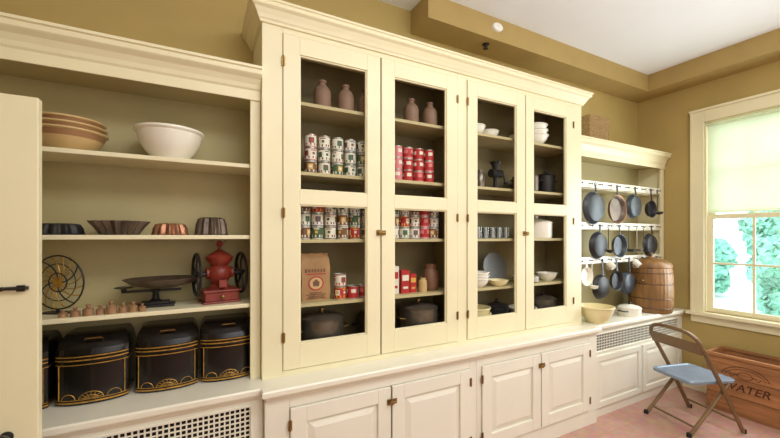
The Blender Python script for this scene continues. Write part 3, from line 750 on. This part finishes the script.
# ---------------------------------------------------------------- folding chair
t=root("folding_chair",(3.80,1.57,0),"metal folding chair with seat coloured as reflected sky and brown tubular frame","chair",rot=(0,0,math.radians(-18)))
t.scale=(1.05,1.05,1.0)
hw=0.215
def arc_u():
    pts=[(0.24,-hw,0.0),(0.02,-hw,0.42),(-0.13,-hw,0.68)]
    for j in range(13):
        a=math.pi*j/12; c=math.cos(a); s_=math.sin(a)
        pts.append((-0.155-0.05*s_, -hw*math.copysign(abs(c)**0.6,c), 0.71+0.125*s_**0.8 if s_>0 else 0.71))
    pts += [(-0.13,hw,0.68),(0.02,hw,0.42),(0.24,hw,0.0)]
    return pts
part(t,"back_frame",MB().tube(arc_u(),0.016,10),[CHF])
m=MB(); 
m.loft([[(-0.150,y,0.655),(-0.143,y,0.655),(-0.178,y,0.755),(-0.185,y,0.755)] for y in (-hw,-0.1,0,0.1,hw)])
part(t,"backrest",m,[CHF],bev=0.002)
m=MB(); hr=0.19
for s in (-1,1): m.tube([(-0.24,s*hr,0),(0.13,s*hr,0.405)],0.014,8)
m.tube([(-0.18,-hr,0.066),(-0.18,hr,0.066)],0.009,8)
part(t,"rear_legs",m,[CHF])
m=MB().tube([(0.19,-hw,0.095),(0.19,hw,0.095)],0.009,8)
part(t,"front_stretcher",m,[CHF])
m=MB(); 
def seatring(zz,i):
    pts=[]
    for q,(cx,cy) in enumerate(((0.16,0.15),(-0.16,0.13),(-0.16,-0.13),(0.16,-0.15))):
        for j in range(5):
            a=math.pi/2*(q)+math.pi/2*j/4; pts.append((cx+(0.05-i)*math.cos(a),cy+(0.05-i)*math.sin(a),zz))
    return pts
m.loft([seatring(0.405,0.004),seatring(0.41,0),seatring(0.425,0),seatring(0.432,0.006),seatring(0.432,0.02),seatring(0.427,0.03)])
part(t,"seat",m,[CHS],label="metal seat with reflected sky blue in its colour")
for (x,y) in ((0.24,-hw),(0.24,hw),(-0.24,-hr),(-0.24,hr)):
    part(t,"foot_cap",MB().lathe([(0.017,0),(0.018,0.004),(0.017,0.03),(0.014,0.032)],12,(x,y,0)),[DARK])

# ---------------------------------------------------------------- crate
cx0,cx1,cy0,cy1,ch=4.28,4.60,0.80,1.645,0.53
t=root("wooden_crate",((cx0+cx1)/2,(cy0+cy1)/2,0),"old stained wooden crate with WATER lettering","crate")
m=MB()
for i in range(3):
    z0=i*(ch-0.03)/3+0.002; z1=(i+1)*(ch-0.03)/3-0.002
    m.box(cx0,cx0+0.015,cy0,cy1,z0,z1); m.box(cx1-0.015,cx1,cy0,cy1,z0,z1)
    m.box(cx0+0.016,cx1-0.016,cy0+0.003,cy0+0.022,z0,z1); m.box(cx0+0.016,cx1-0.016,cy1-0.022,cy1-0.003,z0,z1)
zr0,zr1=ch-0.028,ch
m.box(cx0-0.006,cx0+0.022,cy0-0.005,cy1+0.005,zr0,zr1); m.box(cx1-0.022,cx1+0.006,cy0-0.005,cy1+0.005,zr0,zr1)
m.box(cx0+0.022,cx1-0.022,cy0-0.005,cy0+0.022,zr0,zr1); m.box(cx0+0.022,cx1-0.022,cy1-0.022,cy1+0.005,zr0,zr1)
m.box(cx0+0.016,cx1-0.016,cy0+0.022,cy1-0.022,0.01,0.025)
part(t,"crate_body",m,[WOOD],world=True,bev=0.002)
def lettering(body,size,y,z):
    cu=bpy.data.curves.new("lettering",'FONT'); cu.body=body; cu.size=size; cu.extrude=0.001; cu.align_x='CENTER'; cu.shear=0.25; cu.offset=0.0012
    ob=bpy.data.objects.new("tmp",cu); COL.objects.link(ob)
    bpy.context.view_layer.update()
    me=bpy.data.meshes.new_from_object(ob.evaluated_get(bpy.context.evaluated_depsgraph_get()))
    bpy.data.objects.remove(ob)
    me.materials.clear(); me.materials.append(INK)
    o=bpy.data.objects.new("lettering",me); COL.objects.link(o); o.parent=t
    Rm=Matrix(((0,0,-1),(-1,0,0),(0,1,0))).to_4x4()
    o.matrix_local=Matrix.Translation((cx0-0.0012-t.location.x,y-t.location.y,z))@Rm
lettering("WATER",0.095,1.37,0.23)
m=MB()
for (ra,rb,rt) in ((0.165,0.115,0.003),(0.143,0.093,0.002)):
    m.tube([(cx0-0.001,1.37+ra*math.cos(math.pi*(0.08+0.84*j/24)),0.335+rb*math.sin(math.pi*(0.08+0.84*j/24))) for j in range(25)],rt,5)
m.tube([(cx0-0.001,1.37+0.05*math.cos(2*math.pi*j/30),0.375+0.03*math.sin(2*math.pi*j/30)) for j in range(30)],0.0025,5,loop=True)
for s in (-1,1):
    m.tube([(cx0-0.001,1.37+s*(0.055+0.05*j/8),0.365+0.012*math.sin(j*0.9)) for j in range(9)],0.0025,5)
part(t,"emblem",m,[INK],world=True,label="faded arched printed emblem with an oval")

# ---------------------------------------------------------------- outside
solo("ground",MB().box(XR+0.16,24,-9,14,-0.3,-0.1),[LAWN],kind="structure")
def bush(x,y,rr,hh,seed):
    random.seed(seed)
    t=root("garden_bush",(x,y,-0.1),"leafy green garden bush outside the window","bush")
    bm=bmesh.new()
    for i in range(18):
        a=random.uniform(0,6.28); d=random.uniform(0,rr*0.6); zz=random.uniform(0.25,hh)
        mt=Matrix.Translation((d*math.cos(a),d*math.sin(a),zz))@Matrix.Scale(random.uniform(0.5,0.9),4)
        bmesh.ops.create_icosphere(bm,subdivisions=4,radius=rr*0.5,matrix=mt)
    for v in bm.verts: v.co+=Vector((random.uniform(-1,1),random.uniform(-1,1),random.uniform(-1,1)))*rr*0.06
    me=bpy.data.meshes.new("foliage"); bm.to_mesh(me); bm.free(); me.materials.append(LEAF)
    part(t,"foliage",me,None)
    part(t,"trunk",MB().tube([(0,0,0),(0.03,0,hh*0.5),(0,0.03,hh*0.9)],[0.08,0.06,0.04]),[BARK])
bush(8.0,2.05,0.72,2.1,1); bush(9.8,0.3,0.9,2.4,3); bush(13.0,5.4,1.3,1.3,4); bush(12.2,2.6,1.3,3.0,5)

# ---------------------------------------------------------------- lights
w=bpy.data.worlds.new("World"); scene.world=w; w.use_nodes=True
bg=w.node_tree.nodes["Background"]; bg.inputs["Color"].default_value=(0.82,0.93,1.0,1); bg.inputs["Strength"].default_value=4.0
def area(name,loc,rot,sx,sy,e,col):
    l=bpy.data.lights.new(name,'AREA'); l.shape='RECTANGLE'; l.size=sx; l.size_y=sy; l.energy=e; l.color=col
    o=bpy.data.objects.new(name,l); COL.objects.link(o); o.location=loc; o.rotation_euler=rot
area("overhead_fill",(1.6,0.2,3.35),(math.radians(18),0,0),3.0,1.0,64,(1,0.99,0.95))  # added overhead fill for the closed room, no fixture here
area("rear_fill",(1.4,-1.95,1.9),(math.radians(90),0,0),4.0,2.2,36,(0.97,0.98,1.0))  # added soft fill behind the camera; the front wall has no window
area("ceiling_fill_up",(1.9,-0.7,2.4),(math.radians(180),0,0),3.2,1.4,50,(0.92,0.96,1.0))  # unseen fill facing up, added to whiten the ceiling
area("window_daylight",(XR-0.12,1.26,1.7),(math.radians(90),0,math.radians(90)),0.9,1.4,28,(0.9,0.97,1.0))

# ---------------------------------------------------------------- camera
cd=bpy.data.cameras.new("camera"); cd.sensor_width=36; cd.lens=363/780*36; cd.shift_y=17/780; cd.clip_start=0.02
co=bpy.data.objects.new("camera",cd); COL.objects.link(co); co.location=(0,0,H)
co.rotation_euler=(math.radians(90),0,-math.radians(27.9))
scene.camera=co
scene.view_settings.view_transform='Standard'
scene.view_settings.look='None'
scene.view_settings.exposure=0.05
